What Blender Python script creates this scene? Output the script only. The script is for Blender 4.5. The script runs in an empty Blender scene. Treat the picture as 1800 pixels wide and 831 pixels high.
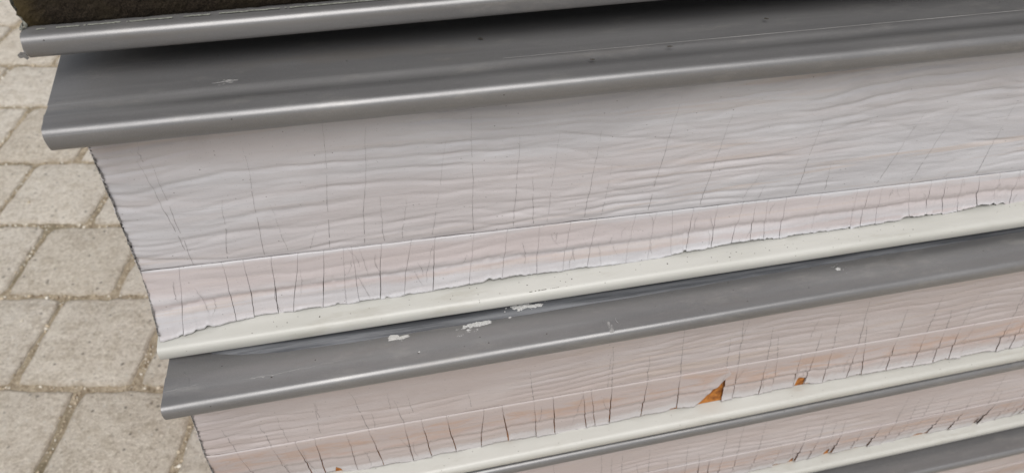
import bpy, math, random
import numpy as np
from mathutils import noise, Vector

# ------------------------------------------------------------------ camera, sky, sun, exposure
sc = bpy.context.scene
R = math.radians
PITCH, CAM_H = 42.6, 1.15
cam = bpy.data.cameras.new('camera'); camo = bpy.data.objects.new('camera', cam)
sc.collection.objects.link(camo); sc.camera = camo
camo.location = (0, 0, CAM_H); camo.rotation_euler = (R(90 - PITCH), 0, 0)
cam.sensor_fit = 'HORIZONTAL'; cam.sensor_width = 36; cam.lens = 26.4
cam.clip_start = .02; cam.clip_end = 3000
cam.dof.use_dof = True; cam.dof.focus_distance = .60; cam.dof.aperture_fstop = 9

SUN_EL, SUN_AZ = 58, 172            # azimuth clockwise from +Y: behind the photographer's left
w = bpy.data.worlds.new('World'); sc.world = w; w.use_nodes = True
nt = w.node_tree; nt.nodes.clear()
sky = nt.nodes.new('ShaderNodeTexSky'); sky.sky_type = 'NISHITA'; sky.sun_disc = False
sky.sun_elevation = R(SUN_EL); sky.sun_rotation = R(SUN_AZ); sky.air_density = 1.0; sky.dust_density = 2.5
hs = nt.nodes.new('ShaderNodeHueSaturation'); hs.inputs['Saturation'].default_value = .22
bg = nt.nodes.new('ShaderNodeBackground'); bg.inputs['Strength'].default_value = .05
ow = nt.nodes.new('ShaderNodeOutputWorld')
nt.links.new(sky.outputs[0], hs.inputs['Color']); nt.links.new(hs.outputs[0], bg.inputs[0]); nt.links.new(bg.outputs[0], ow.inputs[0])
sl = bpy.data.lights.new('sun', 'SUN'); sl.energy = 1.5; sl.angle = R(50); sl.color = (1, .985, .965)
so = bpy.data.objects.new('sun', sl); sc.collection.objects.link(so)
d = Vector((math.sin(R(SUN_AZ)) * math.cos(R(SUN_EL)), math.cos(R(SUN_AZ)) * math.cos(R(SUN_EL)), math.sin(R(SUN_EL))))
so.rotation_euler = d.to_track_quat('Z', 'Y').to_euler(); so.location = d * 20
sc.view_settings.view_transform = 'Standard'; sc.view_settings.look = 'None'
sc.view_settings.exposure = 0.84; sc.view_settings.gamma = 1

# ------------------------------------------------------------------ helpers
COL = sc.collection
PSI = R(11.3)                      # the stack runs off to the right and away
FRONT = .43                        # distance of the stack's front plane
rnd = random.Random(7); rng = np.random.default_rng(11)

def build(name, co, faces, mat, parent=None, smooth=True, uv=None, attrs=None):
    me = bpy.data.meshes.new(name)
    co = np.asarray(co, dtype=np.float32); faces = np.asarray(faces, dtype=np.int32) if not isinstance(faces, list) else faces
    if isinstance(faces, list):
        me.from_pydata([tuple(map(float, c)) for c in co], [], faces)
    else:
        n = faces.shape[1]
        me.vertices.add(len(co)); me.vertices.foreach_set('co', co.ravel())
        me.loops.add(faces.size); me.loops.foreach_set('vertex_index', faces.ravel())
        me.polygons.add(len(faces)); me.polygons.foreach_set('loop_start', np.arange(0, faces.size, n, dtype=np.int32))
        me.update(calc_edges=True); me.validate()
    if smooth: me.polygons.foreach_set('use_smooth', np.ones(len(me.polygons), dtype=bool))
    for k, v in (attrs or {}).items():
        a = me.attributes.new(k, 'FLOAT', 'POINT'); a.data.foreach_set('value', np.asarray(v, dtype=np.float32).ravel())
    if mat: me.materials.append(mat)
    o = bpy.data.objects.new(name, me); COL.objects.link(o)
    if parent: o.parent = parent
    return o

def gridfaces(nr, nc):
    i = np.arange((nr - 1) * (nc - 1)); r, c = i // (nc - 1), i % (nc - 1); a = r * nc + c
    return np.stack([a, a + 1, a + nc + 1, a + nc], 1)

_lat = {}
def vn(x, y, seed=0):              # smooth 2-D gradient noise, roughly -1..1
    if seed not in _lat:
        g = np.random.default_rng(seed + 100).uniform(0, 2 * np.pi, (256, 256)); _lat[seed] = (np.cos(g), np.sin(g))
    gx, gy = _lat[seed]
    xi, yi = np.floor(x).astype(int), np.floor(y).astype(int); fx, fy = x - xi, y - yi
    u, v = fx * fx * fx * (fx * (fx * 6 - 15) + 10), fy * fy * fy * (fy * (fy * 6 - 15) + 10)
    def dot(i, j):
        a, b = (xi + i) % 256, (yi + j) % 256
        return gx[a, b] * (fx - i) + gy[a, b] * (fy - j)
    a = dot(0, 0) * (1 - u) + dot(1, 0) * u; b = dot(0, 1) * (1 - u) + dot(1, 1) * u
    return 1.5 * (a * (1 - v) + b * v)

def lerp(a, b, t): return a + (b - a) * t

# ------------------------------------------------------------------ materials
class MT:
    def __init__(s, name):
        s.m = bpy.data.materials.new(name); s.m.use_nodes = True; s.t = s.m.node_tree; s.t.nodes.clear()
        s.o = s.n('ShaderNodeOutputMaterial'); s.b = s.n('ShaderNodeBsdfPrincipled'); s.l(s.b.outputs[0], s.o.inputs[0])
        s.co = s.n('ShaderNodeTexCoord').outputs['Object']
    def n(s, k, **kw):
        x = s.t.nodes.new(k)
        for a, b in kw.items(): setattr(x, a, b)
        return x
    def l(s, a, b): s.t.links.new(a, b)
    def put(s, sock, v):
        if hasattr(v, 'is_linked') or hasattr(v, 'links'): s.l(v, sock)
        else: sock.default_value = v
    def mp(s, scale, co=None, loc=(0, 0, 0)):
        m = s.n('ShaderNodeMapping'); s.l(co or s.co, m.inputs[0]); m.inputs['Scale'].default_value = scale; m.inputs['Location'].default_value = loc
        return m.outputs[0]
    def noise(s, scale, det=4, rough=.55, co=None, dist=0):
        x = s.n('ShaderNodeTexNoise'); x.inputs['Scale'].default_value = scale; x.inputs['Detail'].default_value = det
        x.inputs['Roughness'].default_value = rough; x.inputs['Distortion'].default_value = dist
        s.l(co or s.co, x.inputs['Vector']); return x.outputs['Fac']
    def vor(s, scale, co=None, feat='F1', rand=1):
        x = s.n('ShaderNodeTexVoronoi', feature=feat); x.inputs['Scale'].default_value = scale; x.inputs['Randomness'].default_value = rand
        s.l(co or s.co, x.inputs['Vector']); return x
    def ramp(s, v, a, b, c0=0., c1=1.):
        x = s.n('ShaderNodeMapRange'); x.interpolation_type = 'SMOOTHSTEP'
        s.put(x.inputs[0], v)
        for i, q in zip((1, 2, 3, 4), (a, b, c0, c1)): x.inputs[i].default_value = q
        return x.outputs[0]
    def math(s, op, a, b=0.):
        x = s.n('ShaderNodeMath', operation=op); s.put(x.inputs[0], a); s.put(x.inputs[1], b); return x.outputs[0]
    def mix(s, f, a, b, mode='MIX'):
        x = s.n('ShaderNodeMix', data_type='RGBA', blend_type=mode); s.put(x.inputs[0], f)
        s.put(x.inputs[6], a if not isinstance(a, tuple) else (*a, 1)); s.put(x.inputs[7], b if not isinstance(b, tuple) else (*b, 1)); return x.outputs[2]
    def attr(s, name): return s.n('ShaderNodeAttribute', attribute_name=name).outputs['Fac']
    def bump(s, h, dist, strength=1.):
        x = s.n('ShaderNodeBump'); x.inputs['Distance'].default_value = dist; x.inputs['Strength'].default_value = strength
        s.l(h, x.inputs['Height']); s.l(x.outputs[0], s.b.inputs['Normal'])
    def set(s, **kw):
        for k, v in kw.items():
            if isinstance(v, tuple) and len(v) == 3: v = (*v, 1)
            s.put(s.b.inputs[{'col': 'Base Color', 'rough': 'Roughness', 'metal': 'Metallic', 'spec': 'Specular IOR Level',
                              'coat': 'Coat Weight', 'coatr': 'Coat Roughness', 'trans': 'Transmission Weight', 'alpha': 'Alpha'}[k]], v)
        return s.m

def grey_paint():
    m = MT('grey_metallic_paint')
    streak = m.noise(1, 5, .6, m.mp((3, 220, 220)))
    big = m.noise(1, 4, .6, m.mp((5, 28, 28)))
    grain = m.noise(2600, 2, .7)
    c = m.mix(m.ramp(big, .3, .7), (.176, .172, .173), (.218, .213, .212))
    c = m.mix(m.ramp(streak, .55, .8, 0, .25), c, (.30, .295, .29))
    c = m.mix(m.ramp(grain, .42, .75, 0, .4), c, (.34, .34, .34))
    # fine scratches along the rail and wiped dust
    sc1 = m.ramp(m.noise(1, 2, .5, m.mp((1.6, 900, 900))), .70, .76); patchy = m.ramp(m.noise(1, 4, .6, m.mp((5, 12, 12), loc=(4, 0, 0))), .45, .62)
    c = m.mix(m.math('MULTIPLY', m.math('MULTIPLY', sc1, patchy), .5), c, (.42, .415, .41))
    dust = m.ramp(m.noise(1, 6, .7, m.mp((22, 55, 55), loc=(1, 7, 0))), .52, .74, 0, .40)
    c = m.mix(dust, c, (.34, .325, .305))
    # dusty, slightly brown dirt patches
    dirt = m.ramp(m.noise(1, 6, .65, m.mp((9, 30, 30))), .55, .75, 0, .35)
    c = m.mix(dirt, c, (.20, .175, .15))
    spots = m.vor(150); sp = m.ramp(spots.outputs['Distance'], .05, .09, 1, 0)
    sel = m.ramp(m.n_col(spots), .86, .9)
    c = m.mix(m.math('MULTIPLY', sp, sel), c, (.03, .025, .02))
    m.set(col=c, metal=.46, rough=m.ramp(m.noise(1, 5, .65, m.mp((9, 70, 70))), .3, .7, .30, .44), spec=.5)
    m.bump(m.math('ADD', m.math('MULTIPLY', m.noise(1400, 2, .6), .5), m.math('MULTIPLY', m.noise(120, 3), .5)), .00012, .6)
    return m.m
def _ncol(s, v):
    x = s.n('ShaderNodeSeparateColor'); s.l(v.outputs['Color'], x.inputs[0]); return x.outputs[0]
MT.n_col = _ncol

def cream_paint():
    m = MT('cream_paint')
    c = m.mix(m.ramp(m.noise(1, 5, .6, m.mp((6, 40, 40))), .3, .7), (.450, .444, .408), (.505, .498, .464))
    stain = m.ramp(m.noise(1, 6, .7, m.mp((14, 60, 60))), .52, .74, 0, .45)
    c = m.mix(stain, c, (.33, .31, .26))
    v = m.vor(330); c = m.mix(m.math('MULTIPLY', m.ramp(v.outputs['Distance'], .10, .17, 1, 0), m.ramp(m.n_col(v), .90, .93)), c, (.10, .085, .065))
    m.set(col=c, rough=.38, spec=.45)
    m.bump(m.noise(900, 3, .6), .0001, .5)
    return m.m

def film_mat(name, warm):
    m = MT(name)
    a = m.noise(1, 6, .62, m.mp((7, 40, 26)), dist=.8)
    b = m.noise(1, 5, .6, m.mp((2.2, 26, 18), loc=(3, 1, 2)))
    base = m.mix(m.ramp(a, .32, .68), (.435, .425, .440), (.525, .517, .535)) if not warm else m.mix(m.ramp(a, .32, .68), (.425, .372, .362), (.505, .462, .458))
    base = m.mix(m.ramp(b, .38, .66, 0, .55 + .25 * warm), base, (.485, .435, .43) if not warm else (.46, .395, .375))
    # lower band: v = metres below the fold line, rim = metres above the torn edge
    v, rim = m.attr('below'), m.attr('rim')
    wav = m.math('MULTIPLY', m.math('SUBTRACT', m.noise(1, 5, .65, m.mp((11, 60, 60)), dist=.8), .5), .036 if warm else .018)
    vv = m.math('ADD', v, wav)
    pink = m.math('MULTIPLY', m.ramp(vv, .001, .006), m.ramp(vv, .020, .036, 1, 0))
    base = m.mix(m.math('MULTIPLY', pink, .58), base, (.47, .40, .388))
    if warm:
        st = m.math('MULTIPLY', m.ramp(m.noise(1, 6, .7, m.mp((16, 90, 90)), dist=1), .42, .62), m.math('MULTIPLY', m.ramp(vv, .004, .014), m.ramp(vv, .028, .048, 1, 0)))
        base = m.mix(m.math('MULTIPLY', st, .62 * warm), base, (.47, .315, .235))
    ridge_hilite = m.math('MULTIPLY', m.ramp(v, .0002, .0008, 0, .35 if warm else 1), m.ramp(v, .0014, .0026, 1, 0))  # highlight on the fold's ridge put into the colour as a whitish strip
    base = m.mix(m.math('MULTIPLY', ridge_hilite, .35), base, (.58, .58, .595))
    line = m.math('MULTIPLY', m.ramp(vv, .030, .034), m.ramp(vv, .034, .040, 1, 0))
    base = m.mix(m.math('MULTIPLY', line, .35), base, (.42, .31, .28))
    rr = m.math('ADD', rim, m.math('MULTIPLY', m.math('SUBTRACT', m.noise(60, 5, .7), .5), .012))
    base = m.mix(m.math('MULTIPLY', m.ramp(rr, -.002 if not warm else .007, .004 if not warm else .015, 1, 0), .5), base, (.62, .62, .635))
    tan = m.math('MULTIPLY', m.ramp(m.noise(1, 4, .6, m.mp((3.5, 120, 100), loc=(2, 5, 1)), dist=.5), .54, .66), m.ramp(m.noise(1, 3, .5, m.mp((3, 14, 14), loc=(7, 0, 3))), .38, .6, .1, .55))
    base = m.mix(tan, base, (.47, .395, .35))
    # dust and specks
    c = m.mix(m.ramp(m.noise(700, 4, .7), .55, .85, 0, .25), base, (.34, .32, .31))
    s1 = m.vor(230); c = m.mix(m.math('MULTIPLY', m.ramp(s1.outputs['Distance'], .05, .12, 1, 0), m.ramp(m.n_col(s1), .80, .86)), c, (.12, .11, .10))
    s2 = m.vor(620); c = m.mix(m.math('MULTIPLY', m.ramp(s2.outputs['Distance'], .1, .2, .6, 0), m.ramp(m.n_col(s2), .80, .9)), c, (.18, .165, .155))
    m.set(col=c, rough=m.ramp(a, .3, .7, .42, .52), spec=.4)
    fine = m.noise(1, 5, .65, m.mp((420, 600, 600)))
    rip = m.noise(1, 3, .55, m.mp((26, 150, 190)), dist=.5)
    h = m.math('ADD', m.math('MULTIPLY', fine, .3), m.math('MULTIPLY', m.noise(900, 3, .6), .25))
    m.bump(m.math('ADD', h, m.math('MULTIPLY', m.ramp(rip, .30, .60), .40)), .00045, .6)
    return m.m

def simple(name, c0, c1, scale, rough=.8, spec=.3, bump=.0005, det=5):
    m = MT(name); n = m.noise(scale, det, .65)
    m.set(col=m.mix(m.ramp(n, .3, .7), c0, c1), rough=rough, spec=spec); m.bump(n, bump, .8); return m.m

def foam_dark():
    m = MT('weathered_dark_foam')
    n = m.noise(1100, 5, .7); b = m.noise(40, 4, .6)
    c = m.mix(m.ramp(n, .35, .72), (.012, .0095, .0075), (.056, .043, .031))
    c = m.mix(m.ramp(b, .45, .7, 0, .5), c, (.045, .036, .022))
    end = m.n('ShaderNodeSeparateXYZ'); m.l(m.co, end.inputs[0])
    e = m.ramp(m.math('ADD', end.outputs[0], m.math('MULTIPLY', m.noise(150, 4), .02)), .006, .030, 1, 0)
    c = m.mix(m.math('MULTIPLY', e, .6), c, (.12, .09, .04))
    m.set(col=c, rough=1., spec=.1); m.bump(m.noise(900, 5, .75), .0015, 1.); return m.m

def foam_rust():
    m = MT('rusty_orange_foam')
    n = m.noise(120, 5, .7)
    c = m.mix(m.ramp(n, .35, .65), (.20, .065, .014), (.50, .19, .035))
    m.set(col=c, rough=.75, spec=.3); m.bump(m.noise(500, 4, .7), .0006, .8); return m.m

def paver_mat():
    m = MT('concrete_paver')
    info = m.n('ShaderNodeObjectInfo').outputs['Random']
    geo = m.n('ShaderNodeNewGeometry').outputs['Position']
    n1 = m.noise(9, 5, .6, geo); n2 = m.noise(130, 6, .82, geo); n3 = m.noise(38, 5, .65, geo)
    c = m.mix(m.ramp(n1, .3, .7), (.64, .575, .49), (.74, .68, .59))
    c = m.mix(m.ramp(info, .4, 1, 0, .5), c, (.72, .67, .60)); c = m.mix(m.ramp(info, .0, .45, .45, 0), c, (.50, .44, .36))
    c = m.mix(m.ramp(m.noise(3.2, 5, .65, geo), .52, .68, 0, .30), c, (.42, .36, .29))
    c = m.mix(m.ramp(n3, .40, .66, 0, .5), c, (.42, .355, .27))
    c = m.mix(m.ramp(n2, .50, .66, 0, .75), c, (.86, .80, .70))
    c = m.mix(m.ramp(n2, .34, .48, .65, 0), c, (.25, .20, .15))
    v = m.vor(70, geo); c = m.mix(m.math('MULTIPLY', m.ramp(v.outputs['Distance'], .12, .3, 1, 0), m.ramp(m.n_col(v), .86, .9, 0, .8)), c, (.17, .15, .13))
    v2 = m.vor(120, geo); c = m.mix(m.math('MULTIPLY', m.ramp(v2.outputs['Distance'], .15, .35, 1, 0), m.ramp(m.n_col(v2), .84, .9, 0, .8)), c, (.66, .63, .57))
    # worn, dirtier arris
    e = m.attr('arris'); c = m.mix(m.math('MULTIPLY', e, m.ramp(m.noise(45, 4, .7, geo), .3, .65, .05, .55)), c, (.34, .28, .21))
    h = m.math('ADD', m.math('MULTIPLY', n2, .5), m.math('MULTIPLY', m.noise(420, 4, .75, geo), .35))
    h = m.math('ADD', h, m.math('MULTIPLY', n3, .7))
    m.set(col=c, rough=.95, spec=.15); m.bump(h, .0085, 1.); return m.m

def grit_mat():
    m = MT('joint_grit_stone')
    r = m.attr('tone')
    c = m.mix(m.ramp(r, .0, .5), (.26, .205, .14), (.52, .44, .33)); c = m.mix(m.ramp(r, .80, .92), c, (.78, .74, .66))
    m.set(col=c, rough=.9, spec=.2); return m.m

def sand_mat():
    m = MT('joint_sand'); geo = m.n('ShaderNodeNewGeometry').outputs['Position']
    n = m.noise(90, 6, .75, geo); b = m.noise(5, 4, .6, geo)
    c = m.mix(m.ramp(n, .3, .7), (.27, .215, .15), (.56, .475, .36)); c = m.mix(m.ramp(b, .45, .65, 0, .5), c, (.15, .13, .075))
    m.set(col=c, rough=1., spec=.1); m.bump(m.noise(350, 5, .75, geo), .004, 1.); return m.m

def strip_mat():
    m = MT('clear_protective_film')
    c = m.mix(m.ramp(m.noise(1, 5, .65, m.mp((8, 160, 160))), .35, .65), (.085, .088, .096), (.20, .205, .218))
    m.set(col=c, rough=.22, spec=.6, metal=.25); m.bump(m.noise(1, 4, .6, m.mp((12, 200, 200))), .0005, .7); return m.m

M = dict(grey=grey_paint(), cream=cream_paint(), film=film_mat('pinkish_white_film', 0), filmw=film_mat('stained_pink_film', 1.),
         foam=foam_rust(), dark=foam_dark(), paver=paver_mat(), grit=grit_mat(), sand=sand_mat(), strip=strip_mat(),
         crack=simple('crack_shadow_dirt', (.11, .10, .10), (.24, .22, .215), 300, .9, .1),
         flake=simple('bare_white_flake', (.36, .355, .345), (.62, .615, .60), 900, .8, .2, .001),
         scuff=simple('grey_scuff', (.22, .215, .21), (.33, .32, .31), 700, .6, .3, .0005),
         gapshade=simple('shade_brown_foam', (.045, .036, .028), (.15, .115, .08), 400, .95, .1, .0006),  # brown core, darkened so its colour carries the shadow under the torn film
         smear=simple('wiped_smear', (.17, .165, .16), (.25, .243, .235), 250, .55, .4, .0003),
         stain=simple('dark_speck', (.03, .025, .02), (.08, .07, .06), 500, .8, .2),
         rust=simple('rust_speck', (.35, .13, .03), (.5, .2, .05), 400, .8, .2),
         edge=simple('dirty_cut_edge', (.10, .095, .09), (.42, .40, .38), 900, .9, .15, .002),
         thread=simple('torn_film_remnant', (.10, .10, .085), (.27, .275, .24), 600, .7, .3),
         pale=simple('pale_scratch', (.42, .41, .39), (.55, .54, .52), 500, .6, .3),
         steel=simple('cut_steel_edge', (.07, .07, .07), (.22, .21, .20), 800, .5, .5))

# ------------------------------------------------------------------ ground
def tag(o, **k):
    for a, b in k.items(): o[a] = b
    return o
g = build('ground', [(-400, -400, -.030), (400, -400, -.030), (400, 400, -.030), (-400, 400, -.030)], [(0, 1, 2, 3)], M['sand'], smooth=False)
tag(g, kind='structure')
BR = 40                              # joint bed: fine sand relief between the pavers
xs = np.arange(-3.2, 1.6, .012); ys = np.arange(.1, 4.0, .012); X, Y = np.meshgrid(xs, ys)
Z = -.0050 + .0030 * vn(X * 30, Y * 30, 3) + .0015 * vn(X * 90, Y * 90, 4)
bed = build('joint_sand', np.stack([X, Y, Z], 2).reshape(-1, 3), gridfaces(len(ys), len(xs)), M['sand'], g)
tag(bed, kind='stuff')

def paver_mesh(seed):
    r = np.random.default_rng(seed); n = 11; P = []
    hw = .1105
    for sd in range(4):
        t = np.linspace(-1, 1, n)[:-1]
        a = np.stack([t * hw, -np.ones(n - 1) * hw], 1)
        ang = sd * np.pi / 2; P.append(np.stack([a[:, 0] * math.cos(ang) - a[:, 1] * math.sin(ang), a[:, 0] * math.sin(ang) + a[:, 1] * math.cos(ang)], 1))
    P = np.concatenate(P); k = len(P)
    th = np.arctan2(P[:, 1], P[:, 0])
    jag = r.normal(0, .0011, k) + .0015 * np.sin(th * 3 + seed)
    nrm = P / np.linalg.norm(P, axis=1)[:, None]
    corner = (np.abs(np.abs(P[:, 0]) - hw) < 1e-6) & (np.abs(np.abs(P[:, 1]) - hw) < 1e-6)
    P = P + nrm * (jag - corner * (.004 + .003 * r.random(k)))[:, None]
    def ring(inset, z, noise_=0):
        q = P * (1 - inset / hw); zz = np.full(k, z) + r.normal(0, noise_, k); return np.column_stack([q, zz])
    co = np.concatenate([ring(.0, -.06), ring(0, -.009, .0008), ring(.0016, -.0036, .0010), ring(.0042, -.0011, .0006), ring(.009, 0, .0003), np.array([[0, 0, .0004]])])
    f = []
    for L in range(4):
        for i in range(k):
            j = (i + 1) % k; f.append((L * k + i, L * k + j, (L + 1) * k + j, (L + 1) * k + i))
    for i in range(k): f.append((4 * k + i, 4 * k + (i + 1) % k, 5 * k))
    me = bpy.data.meshes.new('paver'); me.from_pydata(co.tolist(), [], f)
    me.polygons.foreach_set('use_smooth', np.ones(len(f), dtype=bool))
    at = me.attributes.new('arris', 'FLOAT', 'POINT')
    at.data.foreach_set('value', np.concatenate([np.ones(3 * k), np.full(k, .75), np.full(k, .12), [0.]]).astype(np.float32))
    me.materials.append(M['paver']); return me
PM = [paver_mesh(i) for i in range(7)]
# joints between courses, and where the upright joints fall in each course (half bond, hand laid)
rows = [.142, .374, .606, .8376, 1.0677, 1.2903, 1.5287, 1.7859, 2.01, 2.2647, 2.50, 2.73, 2.97, 3.20, 3.43, 3.66]
offs = [.0, -.115, .0, 0, 0, 0, 0, 0, 0, .1, -.02, .1, -.02, .1, -.02]
known = {2: -.573, 3: -.703, 4: -.833, 5: -.976, 6: -1.108, 7: -1.272, 8: -1.16}
PITCHX = .2285
pav = []
for ri in range(15):
    y0, y1 = rows[ri], rows[ri + 1]; x0 = known.get(ri, -.573 + offs[ri])
    for ci in range(-10, 10):
        a = x0 + ci * PITCHX; jx = rnd.uniform(-.002, .002)
        o = bpy.data.objects.new('paver', PM[rnd.randrange(7)]); COL.objects.link(o); o.parent = g
        o.location = (a + PITCHX / 2 + jx, (y0 + y1) / 2 + rnd.uniform(-.0015, .0015), rnd.uniform(-.0012, .0012))
        o.scale = ((PITCHX - .0095) / .2225, (y1 - y0 - .0095) / .2225, 1)
        o.rotation_euler = (rnd.uniform(-.003, .003), rnd.uniform(-.003, .003), rnd.choice((0, 1, 2, 3)) * math.pi / 2 * 0 + rnd.uniform(-.006, .006))
        pav.append(((a, y0), ri))
# the rest of the paved yard, past the pavers one sees: simple blocks in one piece
co, f = [], []
for iy in range(-40, 60):
    for ix in range(-50, 50):
        x, y = ix * .2285 + (.115 if iy % 2 else 0), iy * .231 + .142
        if -3.0 < x < 1.6 and -.01 < y - .142 < 3.5: continue
        b = len(co); h = .1075
        for z, hh in ((-.02, h), (-.006, h), (0, h - .006)):
            co += [(x + .114 - hh, y + .1155 - hh, z), (x + .114 + hh, y + .1155 - hh, z), (x + .114 + hh, y + .1155 + hh, z), (x + .114 - hh, y + .1155 + hh, z)]
        for L in (0, 4):
            for i in range(4): f.append((b + L + i, b + L + (i + 1) % 4, b + L + 4 + (i + 1) % 4, b + L + 4 + i))
        f.append((b + 8, b + 9, b + 10, b + 11))
tag(build('distant_pavers', co, np.array(f), M['paver'], g, smooth=False), kind='stuff')

# grit lying in the joints and a few grains on the pavers
ico_v = []; phi = (1 + 5 ** .5) / 2
for a, b in ((-1, phi), (1, phi), (-1, -phi), (1, -phi)): ico_v += [(a, b, 0)]
for a, b in ((-1, phi), (1, phi), (-1, -phi), (1, -phi)): ico_v += [(0, a, b)]
for a, b in ((phi, -1), (phi, 1), (-phi, -1), (-phi, 1)): ico_v += [(a, 0, b)]
ico_v = np.array(ico_v, float); ico_v /= np.linalg.norm(ico_v[0])
ico_f = np.array([(0,11,5),(0,5,1),(0,1,7),(0,7,10),(0,10,11),(1,5,9),(5,11,4),(11,10,2),(10,7,6),(7,1,8),(3,9,4),(3,4,2),(3,2,6),(3,6,8),(3,8,9),(4,9,5),(2,4,11),(6,2,10),(8,6,7),(9,8,1)])
def stones(pts, size, name, parent, mat, tones):
    n = len(pts); S = size[:, None, None] * rng.uniform(.55, 1.25, (n, 1, 3))
    V = ico_v[None] * S * (1 + rng.uniform(-.22, .22, (n, 12, 1)))
    a = rng.uniform(0, 6.28, n); c, s = np.cos(a)[:, None], np.sin(a)[:, None]
    V = np.stack([V[..., 0] * c - V[..., 1] * s, V[..., 0] * s + V[..., 1] * c, V[..., 2]], 2) + pts[:, None]
    F = (ico_f[None] + (np.arange(n) * 12)[:, None, None]).reshape(-1, 3)
    return tag(build(name, V.reshape(-1, 3), F, mat, parent, smooth=False, attrs={'tone': np.repeat(tones, 12)}), kind='stuff')
pts = []
def joint(xa, ya, xb, yb, dens):
    L = math.hypot(xb - xa, yb - ya); n = int(L * dens)
    t = rng.random(n); cl = vn(t * L * 9 + xa * 7, t * 0 + ya * 13, 8) * .5 + .55
    t = t[rng.random(n) < cl]; off = rng.normal(0, .0040, len(t))
    dx, dy = (xb - xa) / L, (yb - ya) / L
    pts.append(np.stack([xa + (xb - xa) * t - dy * off, ya + (yb - ya) * t + dx * off], 1))
for ri in range(2, 12):
    joint(-2.3, rows[ri], .6, rows[ri], 800)
for (x, y), ri in pav:
    if 2 <= ri <= 11 and -2.3 < x < -.2: joint(x, rows[ri] + .008, x, rows[ri + 1] - .008, 800)
P2 = np.concatenate(pts); P3 = np.column_stack([P2, -.0040 + rng.uniform(-.002, .0025, len(P2))])
stones(P3, rng.gamma(3.0, .00055, len(P3)).clip(.0008, .0048), 'joint_grit', g, M['grit'], rng.random(len(P3)))
n = 420; P2 = np.column_stack([rng.uniform(-2.2, -.3, n), rng.uniform(.6, 2.7, n)])
stones(np.column_stack([P2, np.full(n, .0012)]), rng.gamma(2.2, .0006, n).clip(.0006, .0035), 'loose_grit', g, M['grit'], rng.random(n))

# ------------------------------------------------------------------ panels
# local frame of every panel: x = s along the stack, y = -o (o grows towards the viewer), z up
UX = Vector((math.cos(PSI), math.sin(PSI), 0)); NV = Vector((math.sin(PSI), -math.cos(PSI), 0))
S1 = 1.75
class Line:                           # a straight long edge: two stations (s, o, z)
    def __init__(s, a, b): s.a, s.b = a, b
    def o(s, x): return s.a[1] + (s.b[1] - s.a[1]) * (x - s.a[0]) / (s.b[0] - s.a[0])
    def z(s, x): return s.a[2] + (s.b[2] - s.a[2]) * (x - s.a[0]) / (s.b[0] - s.a[0])

class Panel:
    def __init__(s, zbase, label, s0=-.285):
        s.s0, s.zb = s0, zbase
        e = bpy.data.objects.new('insulated_panel', None); COL.objects.link(e); s.e = e
        e.empty_display_size = .05
        e.location = Vector((0, FRONT, zbase)) + UX * s0; e.rotation_euler = (0, 0, PSI)
        tag(e, label=label, category='insulated panel', group='insulated panels lying in a stack')
    def L(s, S, O, Z):                # stack coordinates -> panel local
        return np.stack([np.asarray(S) - s.s0, -np.asarray(O), np.asarray(Z) - s.zb], -1).reshape(-1, 3)

def scols(a=-.285, b=S1, fine=.01):
    return np.concatenate([np.arange(a, .8, fine), np.linspace(.8, b, 18)])

def grey_profile(drop=.0145, r=.0050, back=.95, ribs=(), step_at=.2, step=-.028, hem=True):
    P = []
    h0 = drop - r                     # below the bend the sheet rolls back under itself
    P += [(-.0075, .0018), (-.0062, -.0002), (-.0050, -.0014)]
    for k in range(1, 8):
        a = -math.radians(62) * (1 - k / 7); P.append((-.0042 * (1 - math.cos(a)) * 1.9, -.0014 + (h0 + .0014) * (1 + math.sin(a) / math.sin(math.radians(62)))))
    for k in range(1, 9):
        a = k / 8 * math.pi / 2; P.append((-r + r * math.cos(a), drop - r + r * math.sin(a)))
    for (d0, h) in ribs: P.append((-d0, drop + h))
    P.append((-step_at + .015, drop)); P.append((-step_at, drop + step)); P.append((-back, drop + step))
    return P

def sweep(pan, name, line, prof, mat, s0, skew=0., wave=.00032, seed=0, endjag=.0006, fine=.01, thick=None):
    S = scols(s0, S1, fine); P = np.array(prof); nr = len(P)
    SS = np.repeat(S[None], nr, 0); OO = line.o(SS) + P[:, :1]; ZZ = line.z(SS) + P[:, 1:]
    ZZ = ZZ + wave * vn(SS * 6, OO * 9, 40 + seed) + wave * .35 * vn(SS * 22, OO * 30, 41 + seed)
    OO = OO + wave * 1.2 * vn(SS * 5, ZZ * 3 + 5, 42 + seed)
    SS = SS.copy(); SS[:, 0] += skew * (-P[:, 0]) + endjag * rng.normal(0, 1, nr) * (P[:, 0] < -.012)
    o = build(name, pan.L(SS, OO, ZZ), gridfaces(nr, len(S))[:, ::-1], mat, pan.e)
    md = o.modifiers.new('thickness', 'SOLIDIFY'); md.thickness = thick or .0007; md.offset = -1
    es = o.modifiers.new('sharp_edges', 'EDGE_SPLIT'); es.split_angle = R(38)
    return o

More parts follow.
